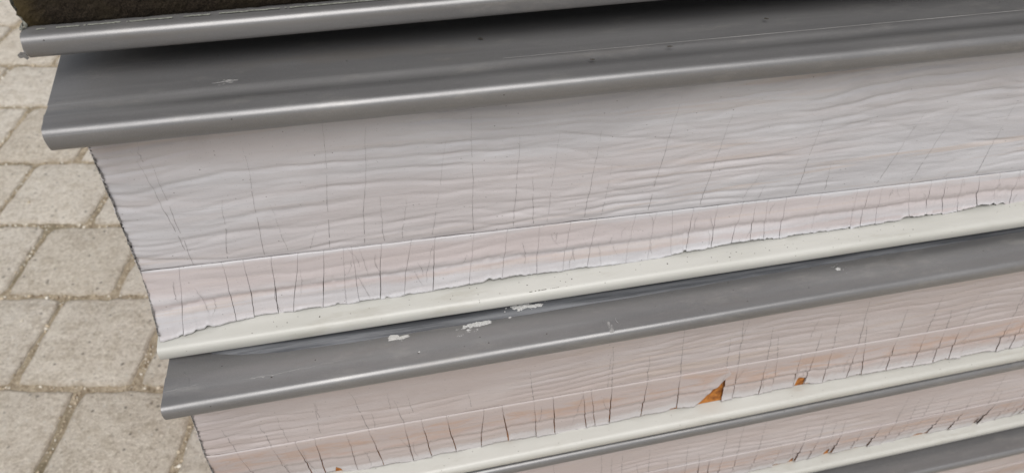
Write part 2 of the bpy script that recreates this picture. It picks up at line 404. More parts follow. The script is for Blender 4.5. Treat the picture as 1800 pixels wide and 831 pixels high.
def core(pan, F, s0, z0, z1, back):
    """foam block behind the film, following it a millimetre or two behind"""
    S = np.concatenate([np.arange(s0, .8, .003), np.linspace(.82, S1, 8)]); q = np.array([1, .8, .6, .4, .2, 0])
    rows_ = [(F.otorn(S) - (.0042 if F.lip > .4 else .0016), S * 0 + z0)]
    for k in q:
        zz = F.zt(S) + (F.zseam(S) - F.zt(S)) * (1 - k); rows_.append((F.seam.o(S) + (F.otorn(S) - F.seam.o(S)) * k ** 1.6 - (.0012 + .0016 * math.sin(math.pi * k) + .0016 * (1 - k) + (.0030 * max(0, k - .6) / .4 if F.lip > .4 else 0)), zz))
    rows_ += [(F.otop(S) - .0045, S * 0 + z1 - .0 + (F.ztop(S) - F.ztop(S[:1]))), (S * 0 + back, S * 0 + z1 + (F.ztop(S) - F.ztop(S[:1]))), (S * 0 + back, S * 0 + z0)]
    n = len(rows_); O = np.stack([a for a, b in rows_]); O[:-2] -= (.004 * np.exp(-(S - s0) / .022))[None]; Z = np.stack([b for a, b in rows_]); SS = np.repeat(S[None], n, 0)
    f = [tuple(x) for x in gridfaces(n, len(S))]; m = (n - 1) * len(S)
    for i in range(len(S) - 1): f.append((m + i, m + i + 1, i + 1, i))
    f.append(tuple(i * len(S) for i in range(n))); f.append(tuple(i * len(S) + len(S) - 1 for i in reversed(range(n))))
    return build('foam_core', pan.L(SS, O, Z), f, M['gapshade'] if F.lip > .4 else M['foam'], pan.e, smooth=False)

def box(pan, name, s0, s1, o0, o1, z0, z1, mat, jag=0, n=2):
    """closed block; its front face follows o1(s), its left end is ragged"""
    S = np.concatenate([[s0], np.linspace(s0 + .004, s1, n)]); f1 = o1 if callable(o1) else (lambda x: np.full_like(x, o1))
    co = []
    for x in S:
        fo = float(f1(np.array([x]))[0]); co += [(x, fo, z0), (x, fo, z1), (x, o0, z1), (x, o0, z0)]
    A = np.array(co); f = []
    for i in range(len(S) - 1):
        for k in range(4): f.append((i * 4 + k, i * 4 + (k + 1) % 4, i * 4 + 4 + (k + 1) % 4, i * 4 + 4 + k))
    m = (len(S) - 1) * 4
    f += [(0, 3, 2, 1), (m, m + 1, m + 2, m + 3)]
    return build(name, pan.L(A[:, 0], A[:, 1], A[:, 2]), f, mat, pan.e, smooth=False)

class FilmSurf:
    """surface of the film on a panel's long side; v = metres below the fold line"""
    def __init__(s, ztop, otop, seam, torn, seed, amp=1., left=(-.278, -.291), zt=None, lip=.45):
        s.ztop, s.otop, s.seam, s.seed, s.amp, s.left = ztop, otop, seam, seed, amp, left
        s.ts = np.array([t[0] for t in torn]); s.to = np.array([t[1] for t in torn]); s.zt = zt; s.lip = lip
    def zseam(s, S): return s.seam.z(S)
    def jag(s, S):
        q = S + .004 * vn(S * 40, S * 0 + 3.3, s.seed + 1)
        a = .0012 * vn(S * 28, S * 0 + .5, s.seed + 1 + 1) + .0006 * vn(S * 95, S * 0 + 1.5, s.seed + 3) + .0007 * vn(S * 330, S * 0 + .7, s.seed + 9)
        st = np.floor(vn(q * 22, S * 0 + 2.5, s.seed + 4) * 3) * .0009
        chip = np.clip(vn(S * 150, S * 0 + 5.5, s.seed + 7) - .45, 0, 1) * .006 + np.clip(vn(S * 55, S * 0 + 6.5, s.seed + 8) - .5, 0, 1) * .008
        return a + st + chip
    def ztorn(s, S): return s.zt(S) + s.jag(S)
    def otorn(s, S): return np.interp(S, s.ts, s.to)
    def wr(s, S, Z):
        """wrinkles in metres, long ripples that wander and merge"""
        sd = s.seed; y = Z
        wx = .012 * vn(S * 5, y * 12, sd + 10) + .005 * vn(S * 16, y * 30, sd + 11)
        y2 = y + wx
        h1 = vn(S * 7 + 2 * vn(S * 3, y * 9, sd + 12), y2 * 95, sd + 13)
        h2 = vn(S * 14, y2 * 150, sd + 14)
        wy = .0045 * vn(S * 9, y * 16, sd + 25)
        r = np.clip(1 - np.abs(vn(S * 7, (y + wx + wy) * 58, sd + 15)) * 3.2, 0, 1) ** 1.6
        r2 = np.clip(1 - np.abs(vn(S * 11, (y + wx * .8 - wy) * 90 + 4, sd + 18)) * 3.4, 0, 1) ** 1.6
        ph = 2 * np.pi * (y + .0015 * vn(S * 34, y * 45, sd + 29) + .0038 * vn(S * 13, y * 28, sd + 26) + .013 * vn(S * 3, y * 11, sd + 27)) / .0102
        m2 = np.clip(.40 + .9 * vn(S * 4.5, y * 16, sd + 28) + 1.0 * vn(S * 15, y * 60, sd + 30), 0, 1.2)
        rip = (.5 + .5 * np.cos(ph)) ** 3.4 * m2
        mask = np.clip(.60 + 1.0 * vn(S * 3.5, y * 13, sd + 16), .10, 1.3)
        edge = 1 + 1.0 * np.exp(-np.clip(S - s.left[1], 0, 9) / .05)
        broad = .0010 * vn(S * 4, y * 20, sd + 17)
        return s.amp * (mask * (.00040 * h1 + .00012 * h2 - .00070 * r - .00050 * r2) * edge - .00115 * rip) + broad * s.amp
    def pos_upper(s, S, t):          # t 0 (hidden top) .. 1 (fold)
        z1 = s.zseam(S) + .0003 * vn(S * 60, S * 0, s.seed + 20); z0 = s.ztop(S); Z = z0 + (z1 - z0) * t
        O = s.otop(S) + (s.seam.o(S) - s.otop(S)) * t
        d = Z - z1
        fade = np.clip(d / .006, 0, 1) * np.clip((z0 - Z) / .02 + .3, 0, 1)
        O = O + s.wr(S, Z) * (.2 + .8 * fade) - .0010 * s.lip * np.exp(-d / .0022) + .0009 * s.lip * np.exp(-((d - .008) / .006) ** 2)
        return O, Z, -(d)
    def pos_lower(s, S, q):          # q 0 (fold) .. 1 (torn edge)
        z0 = s.zseam(S) + .0003 * vn(S * 60, S * 0, s.seed + 20) - .0002; z1 = s.ztorn(S); H = z0 - z1; Z = z0 - H * q
        v = H * q
        o0, o1 = s.seam.o(S), s.otorn(S)
        O = o0 + (o1 - o0) * q ** 1.6
        O = O - .0013 * s.lip + .0028 * s.lip * (1 - np.exp(-(v / .0024) ** 1.3)) - .0012 * np.clip(v / .03, 0, 1)
        c = .62 * H
        O = O - .0011 * np.exp(-((v - c - .002 * vn(S * 12, S * 0, s.seed + 21)) / .0030) ** 2) + .0009 * np.exp(-((v - c + .007) / .0045) ** 2)
        O = O + .36 * s.wr(S, Z) * np.clip(v / .004, 0, 1) + .0007 * np.clip((v - H + .004) / .004, 0, 1) ** 2 * (1 + vn(S * 60, S * 0, s.seed + 22))
        return O, Z, v

def make_film(pan, F, mat, cracks, ucracks, s_left, lows=(), crease=False, ds=.0011, dz=.0012, gap=.0005, holes=None, lift=.0004, smax=.78):
    sl_top, sl_seam, sl_bot = s_left
    # upper sheet
    S = np.concatenate([np.arange(0, smax - sl_seam, ds) + sl_seam, np.linspace(smax, S1, 60)])
    hz = float(F.ztop(np.array([0.]))[0] - F.zseam(np.array([0.]))[0]); nr = int(hz / dz)
    t = np.linspace(0, 1, nr); SS, TT = np.meshgrid(S, t)
    sh = (sl_top - sl_seam) * (1 - TT) * np.exp(-(SS - sl_seam) / .05); SS = SS + sh
    SS[:, 0] += .0007 * rng.normal(0, 1, nr) + .0008 * vn(t * 9, t * 0, 77)
    O, Z, v = F.pos_upper(SS, TT)
    curl = np.exp(-(SS - SS[:, :1]) / .0035); O = O - .0018 * curl
    build('film_sheet', pan.L(SS, O, Z), gridfaces(nr, len(S)), mat, pan.e, attrs={'below': v.ravel(), 'rim': np.full(v.size, .05)})
    # cracked strip below the fold: one flap between each pair of cracks
    paths = []
    cs = sorted(cracks, key=lambda c: (c[0] + c[1]) / 2)
    def path(c, k):
        a, b, w = c
        def p(q):
            base = a + (b - a) * q + .0009 * vn(q * 2 + k * 7.7, q * 0 + k, 60) + .00025 * vn(q * 11 + k, q * 0 + k, 61)
            return base, w * np.clip((q - .02) * 1.6, .12, 1) * (1 + .7 * vn(q * 4 + k * 3, q * 0, 62))
        return p
    P = [path(c, i) for i, c in enumerate(cs)]
    def leftedge(q): return sl_seam + (sl_bot - sl_seam) * q + .0006 * vn(q * 30, q * 0 + 9, 63), q * 0
    edges = [leftedge] + P + [lambda q: (q * 0 + S1, q * 0)]
    for i in range(len(edges) - 1):
        nv = 36; q = np.linspace(0, 1, nv) ** .9
        la, lw = edges[i](q); ra, rw = edges[i + 1](q); lo, hi = la + lw, ra - rw
        wd = float(np.mean(hi - lo)); nu = max(4, min(int(wd / ds * 1.5) + 2, 140))
        u = np.linspace(0, 1, nu); U, Q = np.meshgrid(u, q); SS = lo[:, None] + (hi - lo)[:, None] * U
        O, Z, v = F.pos_lower(SS, Q)
        tilt, lf = rnd.uniform(-1, 1), rnd.uniform(-.3, 1)
        O = O + Q ** 2 * lift * (lf + tilt * (U - .5) * 1.2)
        dE = np.minimum((SS - lo[:, None]), (hi[:, None] - SS))
        O = O + lift * .5 * np.exp(-dE / .0012) * np.clip(Q * 1.5, .1, 1) * (1 if i else 0)
        if i == 0: O = O - .0018 * np.exp(-(SS - SS[:, :1]) / .0035)
        Z = Z + (Q ** 6) * rnd.uniform(-.0007, .0007) - (Q ** 8) * .0006 * (U - .5) * rnd.uniform(-1, 1)
        cut = None
        if holes and i in holes: Z, SS, O = holes[i](SS, O, Z, U, Q)
        rim = (Z - F.ztorn(SS))
        o = build('film_flap', pan.L(SS, O, Z), gridfaces(nv, nu), mat, pan.e, attrs={'below': v.ravel(), 'rim': rim.ravel()})
        md = o.modifiers.new('thickness', 'SOLIDIFY'); md.thickness = .00035; md.offset = -1
    # hairline cracks running up the sheet
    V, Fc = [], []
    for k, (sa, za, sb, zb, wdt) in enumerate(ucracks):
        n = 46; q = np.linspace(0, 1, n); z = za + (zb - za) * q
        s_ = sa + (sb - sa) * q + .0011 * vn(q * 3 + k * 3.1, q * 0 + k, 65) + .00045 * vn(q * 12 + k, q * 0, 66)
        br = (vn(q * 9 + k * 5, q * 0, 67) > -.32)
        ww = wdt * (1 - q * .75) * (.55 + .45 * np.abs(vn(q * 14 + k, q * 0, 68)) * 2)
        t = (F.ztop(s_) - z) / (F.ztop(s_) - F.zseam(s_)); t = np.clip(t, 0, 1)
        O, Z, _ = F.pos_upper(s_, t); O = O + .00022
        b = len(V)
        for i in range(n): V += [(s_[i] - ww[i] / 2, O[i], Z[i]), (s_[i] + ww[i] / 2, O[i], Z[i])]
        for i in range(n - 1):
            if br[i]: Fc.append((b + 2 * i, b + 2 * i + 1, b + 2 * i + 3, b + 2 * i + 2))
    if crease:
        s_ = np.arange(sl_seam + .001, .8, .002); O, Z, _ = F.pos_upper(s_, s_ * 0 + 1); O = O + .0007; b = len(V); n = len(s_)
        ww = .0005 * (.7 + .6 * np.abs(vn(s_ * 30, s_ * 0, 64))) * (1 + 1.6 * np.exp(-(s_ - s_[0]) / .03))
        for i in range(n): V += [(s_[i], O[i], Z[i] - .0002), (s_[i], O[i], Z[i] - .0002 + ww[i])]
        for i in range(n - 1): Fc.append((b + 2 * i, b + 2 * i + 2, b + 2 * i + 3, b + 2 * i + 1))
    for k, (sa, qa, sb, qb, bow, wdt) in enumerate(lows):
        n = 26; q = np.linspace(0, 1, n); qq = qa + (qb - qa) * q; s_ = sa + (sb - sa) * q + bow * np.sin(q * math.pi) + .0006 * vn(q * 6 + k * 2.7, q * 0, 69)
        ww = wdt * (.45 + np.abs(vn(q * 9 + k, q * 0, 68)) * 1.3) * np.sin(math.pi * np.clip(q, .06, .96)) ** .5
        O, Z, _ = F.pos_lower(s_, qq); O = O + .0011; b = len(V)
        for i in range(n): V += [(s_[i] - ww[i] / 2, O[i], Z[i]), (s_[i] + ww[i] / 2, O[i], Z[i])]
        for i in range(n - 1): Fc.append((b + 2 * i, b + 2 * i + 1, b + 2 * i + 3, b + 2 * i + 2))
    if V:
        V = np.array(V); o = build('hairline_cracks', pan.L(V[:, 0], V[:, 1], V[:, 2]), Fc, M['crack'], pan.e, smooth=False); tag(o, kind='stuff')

def edge_strip(pan, F, s_left, zb):
    """ragged cut edge of steel, film and foam at the left end"""
    n = 150; z = np.linspace(float(F.ztop(np.array([0.]))[0]), zb, n); zs = float(F.zseam(np.array([s_left[1]]))[0])
    s_ = np.interp(-z, [-z[0], -zs, -zb], s_left)
    zs_, zt_ = F.zseam(s_), F.zt(s_)
    t = np.clip((F.ztop(s_) - z) / (F.ztop(s_) - zs_), 0, 1); q = np.clip((zs_ - z) / (zs_ - zt_), 0, 1)
    O = np.where(z > zs_, F.otop(s_) + (F.seam.o(s_) - F.otop(s_)) * t, F.seam.o(s_) + (F.otorn(s_) - F.seam.o(s_)) * q ** 1.6) - .0005
    co = []; w_ = np.clip(.0009 + .0011 * vn(z * 70, z * 0, 31) + .0005 * vn(z * 400, z * 0, 36), .0002, .0028)
    for i in range(n): co += [(s_[i] - w_[i] * .55, O[i] - .012, z[i]), (s_[i] - w_[i], O[i] - .0035, z[i]), (s_[i] + .0002, O[i] - .0008 + .0008 * rng.normal(), z[i]), (s_[i] + .0022 * rng.random(), O[i] - .0004, z[i])]
    co = np.array(co); build('cut_edge', pan.L(co[:, 0], co[:, 1], co[:, 2]), gridfaces(n, 4), M['edge'], pan.e, smooth=False)

CREAM = [(-.004, .0012), (-.0022, .0002), (-.0008, 0.), (0, .0012), (0, .0060)] + \
        [(-.0045 + .0045 * math.cos(k / 6 * math.pi / 2), .0060 + .0045 * math.sin(k / 6 * math.pi / 2)) for k in range(1, 7)] + \
        [(-.022, .0128), (-.060, .0135), (-.90, .0135)]

def blob(pan, name, s_, o_, z_, ws, wo, mat, seed=0, n=26, rough=.45, rot=0., h=.0006):
    """a thin ragged patch; a rough one breaks up into a cluster of scraps and crumbs"""
    r = np.random.default_rng(seed); A, f = [], []
    parts = [(0, 0, 1, 1)]
    if rough >= .8:
        parts = [(r.uniform(-.3, .3), r.normal(0, .13), r.uniform(.28, .5), r.uniform(.3, .6)) for _ in range(8)]
        parts += [(r.normal(0, .5), r.normal(0, .45), r.uniform(.03, .09), r.uniform(.05, .14)) for _ in range(12)]
    c0, s0 = math.cos(rot), math.sin(rot)
    for k, (px, py, sx, sy) in enumerate(parts):
        m = n if sx > .2 else 9; a = np.linspace(0, 2 * np.pi, m, endpoint=False)
        rad = 1 + min(rough, .6) * (vn(np.cos(a) * 1.3 + seed + k * 3.1, np.sin(a) * 1.3 + k, 70) * 1.1 + .35 * vn(np.cos(a) * 5 + k, np.sin(a) * 5 + seed, 74)) + r.normal(0, .05, m)
        rad = np.clip(rad, .3, 1.8)
        x, y = ws / 2 * (px * 2 + sx * rad * np.cos(a)), wo / 2 * (py * 2 + sy * rad * np.sin(a)); X, Y = x * c0 - y * s0, x * s0 + y * c0
        cx, cy = float(X.mean()), float(Y.mean()); b = len(A); hh = h * r.uniform(.3, 1.2)
        for i in range(m): A.append((s_ + X[i], o_ + Y[i], z_ + .0002))
        for i in range(m): A.append((s_ + cx + (X[i] - cx) * .82, o_ + cy + (Y[i] - cy) * .82, z_ + .0003 + hh * r.uniform(.5, 1.2)))
        A.append((s_ + cx, o_ + cy, z_ + .0003 + hh * .8))
        for i in range(m):
            j = (i + 1) % m; f += [(b + i, b + j, b + m + j, b + m + i), (b + m + i, b + m + j, b + 2 * m)]
    A = np.array(A); return build(name, pan.L(A[:, 0], A[:, 1], A[:, 2]), f, mat, pan.e, smooth=False)

def streak(pan, name, pts, z, width, mat, seed=0, h=.0005, n=40, gaps=0.):
    """a scratch along a run of points on a skin"""
    p = np.array(pts, float); t = np.linspace(0, 1, n); k = np.linspace(0, 1, len(p))
    s_ = np.interp(t, k, p[:, 0]); o_ = np.interp(t, k, p[:, 1]) + width * (.45 * vn(t * 9 + seed, t * 0, 71) + .3 * vn(t * 31 + seed, t * 0, 75))
    w_ = width * (.25 + np.abs(vn(t * 11 + seed * 3, t * 0, 72)) * 1.6) * np.sin(np.pi * np.clip(t, .02, .98)) ** .4
    A, f = [], []
    for i in range(n): A += [(s_[i], o_[i] - w_[i] / 2, z + .0003), (s_[i], o_[i], z + .0004 + h), (s_[i], o_[i] + w_[i] / 2, z + .0003)]
    for i in range(n - 1):
        if gaps and vn(np.array([t[i] * 17 + seed]), np.array([.3]), 73)[0] < -.3 + gaps: continue
        for q in (0, 1): f.append((3 * i + q, 3 * i + 1 + q, 3 * i + 4 + q, 3 * i + 3 + q))
    A = np.array(A); return build(name, pan.L(A[:, 0], A[:, 1], A[:, 2]), f, mat, pan.e, smooth=False)

def jit(lst, w0, w1, seed):
    r = random.Random(seed); return [(a, b, w0 + (w1 - w0) * r.random() ** 2.2) for a, b in lst]

# ---- panel A: turned over, grey skin down, bare dark foam
A = Panel(.886, 'topmost panel of the stack, bare dark brown foam face above a grey metal lip', -.298)
la = Line((-.298, -.050, .9140), (.40, -.050, .9136))
sweep(A, 'metal_skin', la, grey_profile(drop=.0135, r=.0046, back=.95, ribs=[(.012, .0)], step_at=.23, step=-.036), M['grey'], -.298, skew=-.02, seed=1, fine=.008)
# rough foam front with a ragged end
S = np.arange(-.2975, .80, .0016); S = np.concatenate([S, np.linspace(.81, S1, 40)]); nz = 92; t = np.linspace(0, 1, nz)
SS, TT = np.meshgrid(S, t); ZZ = .9282 + .190 * TT
OO = -.0602 - .004 * np.exp(-TT * 40) + .0008 * vn(SS * 60, ZZ * 60, 30) + .0006 * vn(SS * 170, ZZ * 170, 31) + .0006 * vn(SS * 380, ZZ * 380, 32)
SS = SS.copy(); SS[:, 0] += -.0010 * (TT[:, 0] * 5) + .0022 * vn(t * 60, t * 0, 33) + .0012 * rng.normal(0, 1, nz)
OO[:, 0] -= .004
Pf = A.L(SS, OO, ZZ); nS = len(S)
back = A.L(SS[:, [0, -1]], np.full((nz, 2), -.93), ZZ[:, [0, -1]])
co = np.concatenate([Pf, back]); f = [tuple(q) for q in gridfaces(nz, nS)]
b0 = nz * nS
for i in range(nz - 1): f.append((i * nS, (i + 1) * nS, b0 + 2 * (i + 1), b0 + 2 * i)); f.append((i * nS + nS - 1, b0 + 2 * i + 1, b0 + 2 * i + 3, (i + 1) * nS + nS - 1))
build('foam_core', co, f, M['dark'], A.e, smooth=False)
top = Line((-.298, -.050, 1.118), (.40, -.050, 1.118)); sweep(A, 'cream_skin', top, CREAM, M['cream'], -.298, seed=9, fine=.02)
# pale remnant of film along the foot of the foam, and the scrap at its corner
n = 1800; s_ = np.linspace(-.29, .8, n); T1 = 1 + .6 * vn(s_ * 240, s_ * 0, 37); T2 = vn(s_ * 160, s_ * 0, 38); ok = vn(s_ * 90, s_ * 0, 34) + .5 * vn(s_ * 320, s_ * 0, 35) > -.35
co, f = [], []
for i in range(n):
    hgt = .0004 * float(T1[i]); oo = -.0586 + .0005 * float(T2[i])
    co += [(s_[i], oo, .9284), (s_[i], oo + .0008, .9284 + hgt * .6), (s_[i], oo - .0008, .9284 + hgt)]
for i in range(n - 1):
    if ok[i]: f += [(3 * i, 3 * i + 3, 3 * i + 4, 3 * i + 1), (3 * i + 1, 3 * i + 4, 3 * i + 5, 3 * i + 2)]
co = np.array(co); build('film_remnant', A.L(co[:, 0], co[:, 1], co[:, 2]), f, M['thread'], A.e)
co, f = [], []
for k in range(5):
    r_ = np.random.default_rng(k); n = 14; q = np.linspace(0, 1, n); sx = -.2975 - .0004 * k + .0018 * np.sin(q * 3 + k) * (1 if k % 2 else -1) * .8 + (q * .005 if k == 2 else 0)
    zz = .928 + q * (.004 + .005 * k) ; oo = -.060 - .002 * k + .002 * np.sin(q * 5 + k); b = len(co)
    for i in range(n): co += [(sx[i] - .0003, oo[i], zz[i]), (sx[i] + .0012, oo[i] - .0022, zz[i] + .001)]
    for i in range(n - 1): f.append((b + 2 * i, b + 2 * i + 1, b + 2 * i + 3, b + 2 * i + 2))
co = np.array(co); build('film_scrap', A.L(co[:, 0], co[:, 1], co[:, 2]), f, M['thread'], A.e)
# burr of bent steel at the lip's left corner
co = np.array([(-.298, -.0502, .9140), (-.2985, -.0502, .9175), (-.3012, -.0500, .9185), (-.3035, -.0498, .9168), (-.3028, -.0498, .9147), (-.3005, -.0498, .9150), (-.2992, -.0500, .9132)])
o = build('bent_burr', A.L(co[:, 0], co[:, 1], co[:, 2]), [(0, 1, 2, 3, 4, 5, 6)], M['steel'], A.e, smooth=False); md = o.modifiers.new('thickness', 'SOLIDIFY'); md.thickness = .001
co = []
for i in range(10):
    a = i / 9; co += [(-.2984 + .0004 * math.sin(i * 2), -.050 - .012 * a, .9165 + .0108 * min(1, a * 2)), (-.2996 + .0004 * math.sin(i * 3), -.050 - .012 * a, .9165 + .0108 * min(1, a * 2))]
co = np.array(co); build('cut_edge', A.L(co[:, 0], co[:, 1], co[:, 2]), [(2 * i, 2 * i + 1, 2 * i + 3, 2 * i + 2) for i in range(9)], M['steel'], A.e, smooth=False)

# ---- panel B
B = Panel(.6726, 'second panel from the top, broad grey skin in shade over the widest wrinkled white film')
lb = Line((-.288, .0, .8768), (.391, .0, .8700)); cb = Line((-.285, 0, .6726), (.49, 0, .6790))
sweep(B, 'metal_skin', lb, grey_profile(ribs=[(.0105, .0), (.0112, .00025), (.0180, .0003), (.0188, -.0001), (.0285, -.0001), (.0295, .0006), (.034, .0007)], step_at=.22, step=0), M['grey'], -.288, skew=-.10, seed=2, fine=.008)
sweep(B, 'cream_skin', cb, CREAM, M['cream'], -.2855, seed=3, fine=.006, wave=.0002)
tornB = [(-0.3, -0.0038), (-0.2821, -0.0065), (-0.2477, -0.014), (-0.205, -0.0192), (-0.1555, -0.0183), (-0.0517, -0.0173), (0.0041, -0.0185), (0.1214, -0.0172), (0.2406, -0.0189), (0.3244, -0.0178), (0.4608, -0.0193), (2, -0.0193)]
FB = FilmSurf(lambda S: lb.z(S) + .0120, lambda S: S * 0 - .0285, Line((-.28, -.0262, .7462), (.487, -.0262, .7265)), tornB, 200, amp=1.,
              zt=lambda S: cb.z(S) + .0148 - .0008 * np.exp(-(S + .285) / .02))
BL = [(-.2534,-.2653),(-.2223,-.225),(-.2067,-.2102),(-.1857,-.1917),(-.1651,-.1793),(-.1453,-.1554),(-.1307,-.1366),(-.1242,-.1255),(-.1008,-.1084),(-.0775,-.0885),(-.0578,-.0644),(-.0263,-.0328),(.0019,-.0049),(.0286,.0255),(.0552,.048),(.0777,.0702),(.1114,.1047),(.1301,.1248),(.1443,.1466),(.1632,.1601),(.1851,.1836),(.209,.2028),(.2207,.2206),(.2314,.234),(.2494,.2495),(.2824,.2799),(.3175,.3186),(.3302,.3278),(.3422,.3435),(.3686,.3769),(.3911,.3939),(.4062,.4115),(.4231,.428),(.4409,.4472),(.4623,.4639),(.4836,.4833)]
BL += [(.505 + .021 * k, .505 + .021 * k) for k in range(13)]
BU = [(-.2431,.7457,-.2446,.841),(-.2176,.7469,-.2065,.8074),(-.1902,.746,-.183,.8455),(-.1726,.7476,-.1756,.7943),(-.1557,.7456,-.1463,.7696),(-.1404,.7452,-.1265,.8599),(-.114,.7447,-.0987,.8515),(-.0984,.7443,-.0962,.7923),(-.0839,.7447,-.0766,.7835),(-.0599,.7441,-.0432,.8317),(-.0267,.7425,-.024,.8536),(.0066,.7416,.0116,.8291),(.0233,.7412,.0218,.7932),(.0348,.7411,.0419,.8275),(.0662,.7407,.0751,.8256),(.0814,.7399,.0864,.7918),(.1217,.7388,.1348,.8481),(.1681,.7374,.1798,.8273),(.2068,.7373,.22,.769),(.2565,.735,.261,.8115),(.2218,.7362,.2247,.7501),(.2842,.7357,.2823,.7627),(.3337,.735,.355,.8047),(.3682,.7322,.3857,.8064),(.4028,.7307,.4053,.7381),(.4349,.7297,.4399,.8051),(-.2498,.8418,-.2493,.8549),(-.245,.7611,-.2532,.8517)]
BU = [(*c, .00040 if i not in (9, 13, 15, 18, 3, 4) else .00026) for i, c in enumerate(BU)]
r_ = random.Random(21)
LB = []
for k in range(46):
    a = r_.uniform(-.27, .62); q0 = r_.choice([r_.uniform(0, .3), r_.uniform(.35, .7)]); q1 = min(.97, q0 + r_.uniform(.2, .6)); LB.append((a, q0, a + r_.uniform(-.006, .007), q1, r_.uniform(-.0025, .0025), r_.uniform(.00018, .00034)))
make_film(B, FB, M['film'], jit(BL, .00002, .00024, 5), BU, (-.278, -.2825, -.2835), smax=.80, lows=LB, crease=True)
edge_strip(B, FB, (-.278, -.2825, -.2835), .690)
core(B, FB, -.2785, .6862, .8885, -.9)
zB = lambda S, O: lb.z(S) + .0148
blob(B, 'paint_scuff', -.1853, -.037, .8912, .014, .0075, M['scuff'], 1, h=.0004)
streak(B, 'paint_scuff', [(-.192, -.0362), (-.176, -.038)], .8912, .0012, M['scuff'], 3)
blob(B, 'paint_scuff', -.2712, -.0866, .8908, .009, .003, M['scuff'], 2)
blob(B, 'paint_scuff', -.2822, -.0389, .8910, .010, .003, M['pale'], 4)
blob(B, 'rust_speck', -.224, -.0252, .8906, .0016, .0026, M['rust'], 5)
for i, (a, b, r_) in enumerate([(-.1885, -.0546, .5), (-.0102, -.0632, .7), (.203, -.0517, .4), (.118, -.026, .2), (.06, -.019, .2)]):
    blob(B, 'dark_speck', a, b, .8908, .004, .0016, M['stain'], 10 + i, rot=r_, h=.0002)
streak(B, 'long_scratch', [(.0, -.0325), (.40, -.0265), (.75, -.024)], .8908, .00034, M['scuff'], 6, n=260, h=.0001, gaps=.0)
streak(B, 'edge_notch', [(-.2935, -.080), (-.287, -.083), (-.279, -.079)], .8913, .0014, M['stain'], 9, h=.0002)
streak(B, 'edge_notch', [(-.287, -.018), (-.262, -.014)], .8913, .0005, M['stain'], 12, h=.0001)
for i, (a, b, c, wq) in enumerate([(.0773, -.0098, .006, .003), (.0855, -.0117, .008, .002), (.0792, .0 - .004, .009, .0012), (.2126, -.0185, .01, .002), (.2504, -.017, .014, .002)]):
    blob(B, 'chipped_spot', a, b, .6722 + .0125 + .0008 * (a + .28), c, wq, M['scuff'], 20 + i, h=.0001, rough=.8)

r_ = random.Random(31)
for i in range(34):
    a = .015 + .062 * r_.random(); blob(B, 'black_nick', a, .0005 - .0030 + (a - .015) * -.02, cb.z(a) + .0105, r_.uniform(.0008, .003), .0007, M['stain'], 200 + i, n=8, h=.0001)
for i in range(60):
    a = r_.uniform(-.28, .6); o_ = r_.uniform(-.019, -.006); blob(B, 'dirt_speck', a, o_, cb.z(a) + .0112 + (-o_ - .006) * .1, r_.uniform(.0006, .0016), r_.uniform(.0006, .0014), M['stain'], 300 + i, n=6, h=.0001)

# ---- panel C
C_ = Panel(.4648, 'third panel from the top, scarred grey lip over pink film with an orange triangular tear')
lc = Line((-.281, .047, .6533), (.477, .035, .6546)); cc = Line((-.057, .025, .4648), (.596, .0094, .464))
sweep(C_, 'metal_skin', lc, grey_profile(ribs=[(.0100, 0.), (.0148, -.0002), (.0162, .0005), (.0300, .0006), (.0325, -.0002)], step_at=.22, step=0), M['grey'], -.281, skew=.01, seed=5, fine=.008)
sweep(C_, 'cream_skin', cc, CREAM, M['cream'], -.29, seed=6, fine=.006, wave=.0002)
tornC = [(-.3, .0), (-.2665, .0014), (-.1955, .0067), (-.14, .0099), (-.1021, .0093), (-.0594, .007), (-.0044, .007), (.044, .0067), (.1046, .0053), (.1992, .0034), (.3052, .0014), (.3481, .001), (.4588, .0011), (.5939, -.0014), (2, -.030)]
FC = FilmSurf(lambda S: lc.z(S) + .012, lambda S: lc.o(S) - .030, Line((-.2539, .0175, .5560), (.5671, -.001, .5360)), tornC, 300, amp=.85, left=(-.278, -.287),
              zt=lambda S: cc.z(S) + .0140, lip=.25)
CL = [(-.2539,-.2498,.5),(-.2238,-.2203,.6),(-.2031,-.2004,1.),(-.1856,-.1881,.9),(-.1579,-.1567,.6),(-.1375,-.1311,1.),(-.1053,-.1018,.8),(-.0889,-.0833,1.),(-.0656,-.0586,1.2),(-.03,-.0335,1.),(-.0121,-.0051,1.7),(.0188,.0244,.3),(.0383,.0434,1.5),(.0682,.0774,1.),(.0761,.0868,.7),(.0974,.1019,1.9),(.1341,.1364,1.2),(.1686,.176,1.),
      (.2182,.2270,.8),(.2304,.2395,1.1),(.2624,.2699,.7),(.2739,.2855,.8),(.3004,.3104,1.2),(.3175,.3233,.4),(.3363,.346,1.1),(.3657,.3747,.9),(.3736,.3915,.8),(.4117,.4216,1.3),(.4464,.4549,.9),(.4698,.4787,1.),(.4878,.4992,1.1),(.5048,.5137,.5),(.5522,.5596,.6),(.5732,.5774,.7)]
CL += [(.59 + .019 * k, .595 + .019 * k, .8) for k in range(9)]
CL = [(a, b, c * .00034) for a, b, c in CL]
csort = sorted(CL, key=lambda c: (c[0] + c[1]) / 2)
def tri_hole(SS, O, Z, U, Q):         # the flap's lower right corner is gone: it ends on a slanting tear
    lim = np.interp(U, [0, .40, .48, .97, 1.0], [1, 1, .93, .26, .22]) + .012 * vn(U * 14, U * 0, 90)
    Zt = Z[:1]; z1 = Z[-1:]; Q2 = Q * lim
    O2, Z2, _ = FC.pos_lower(SS, Q2); return Z2, SS, O2 + .0008 * Q2
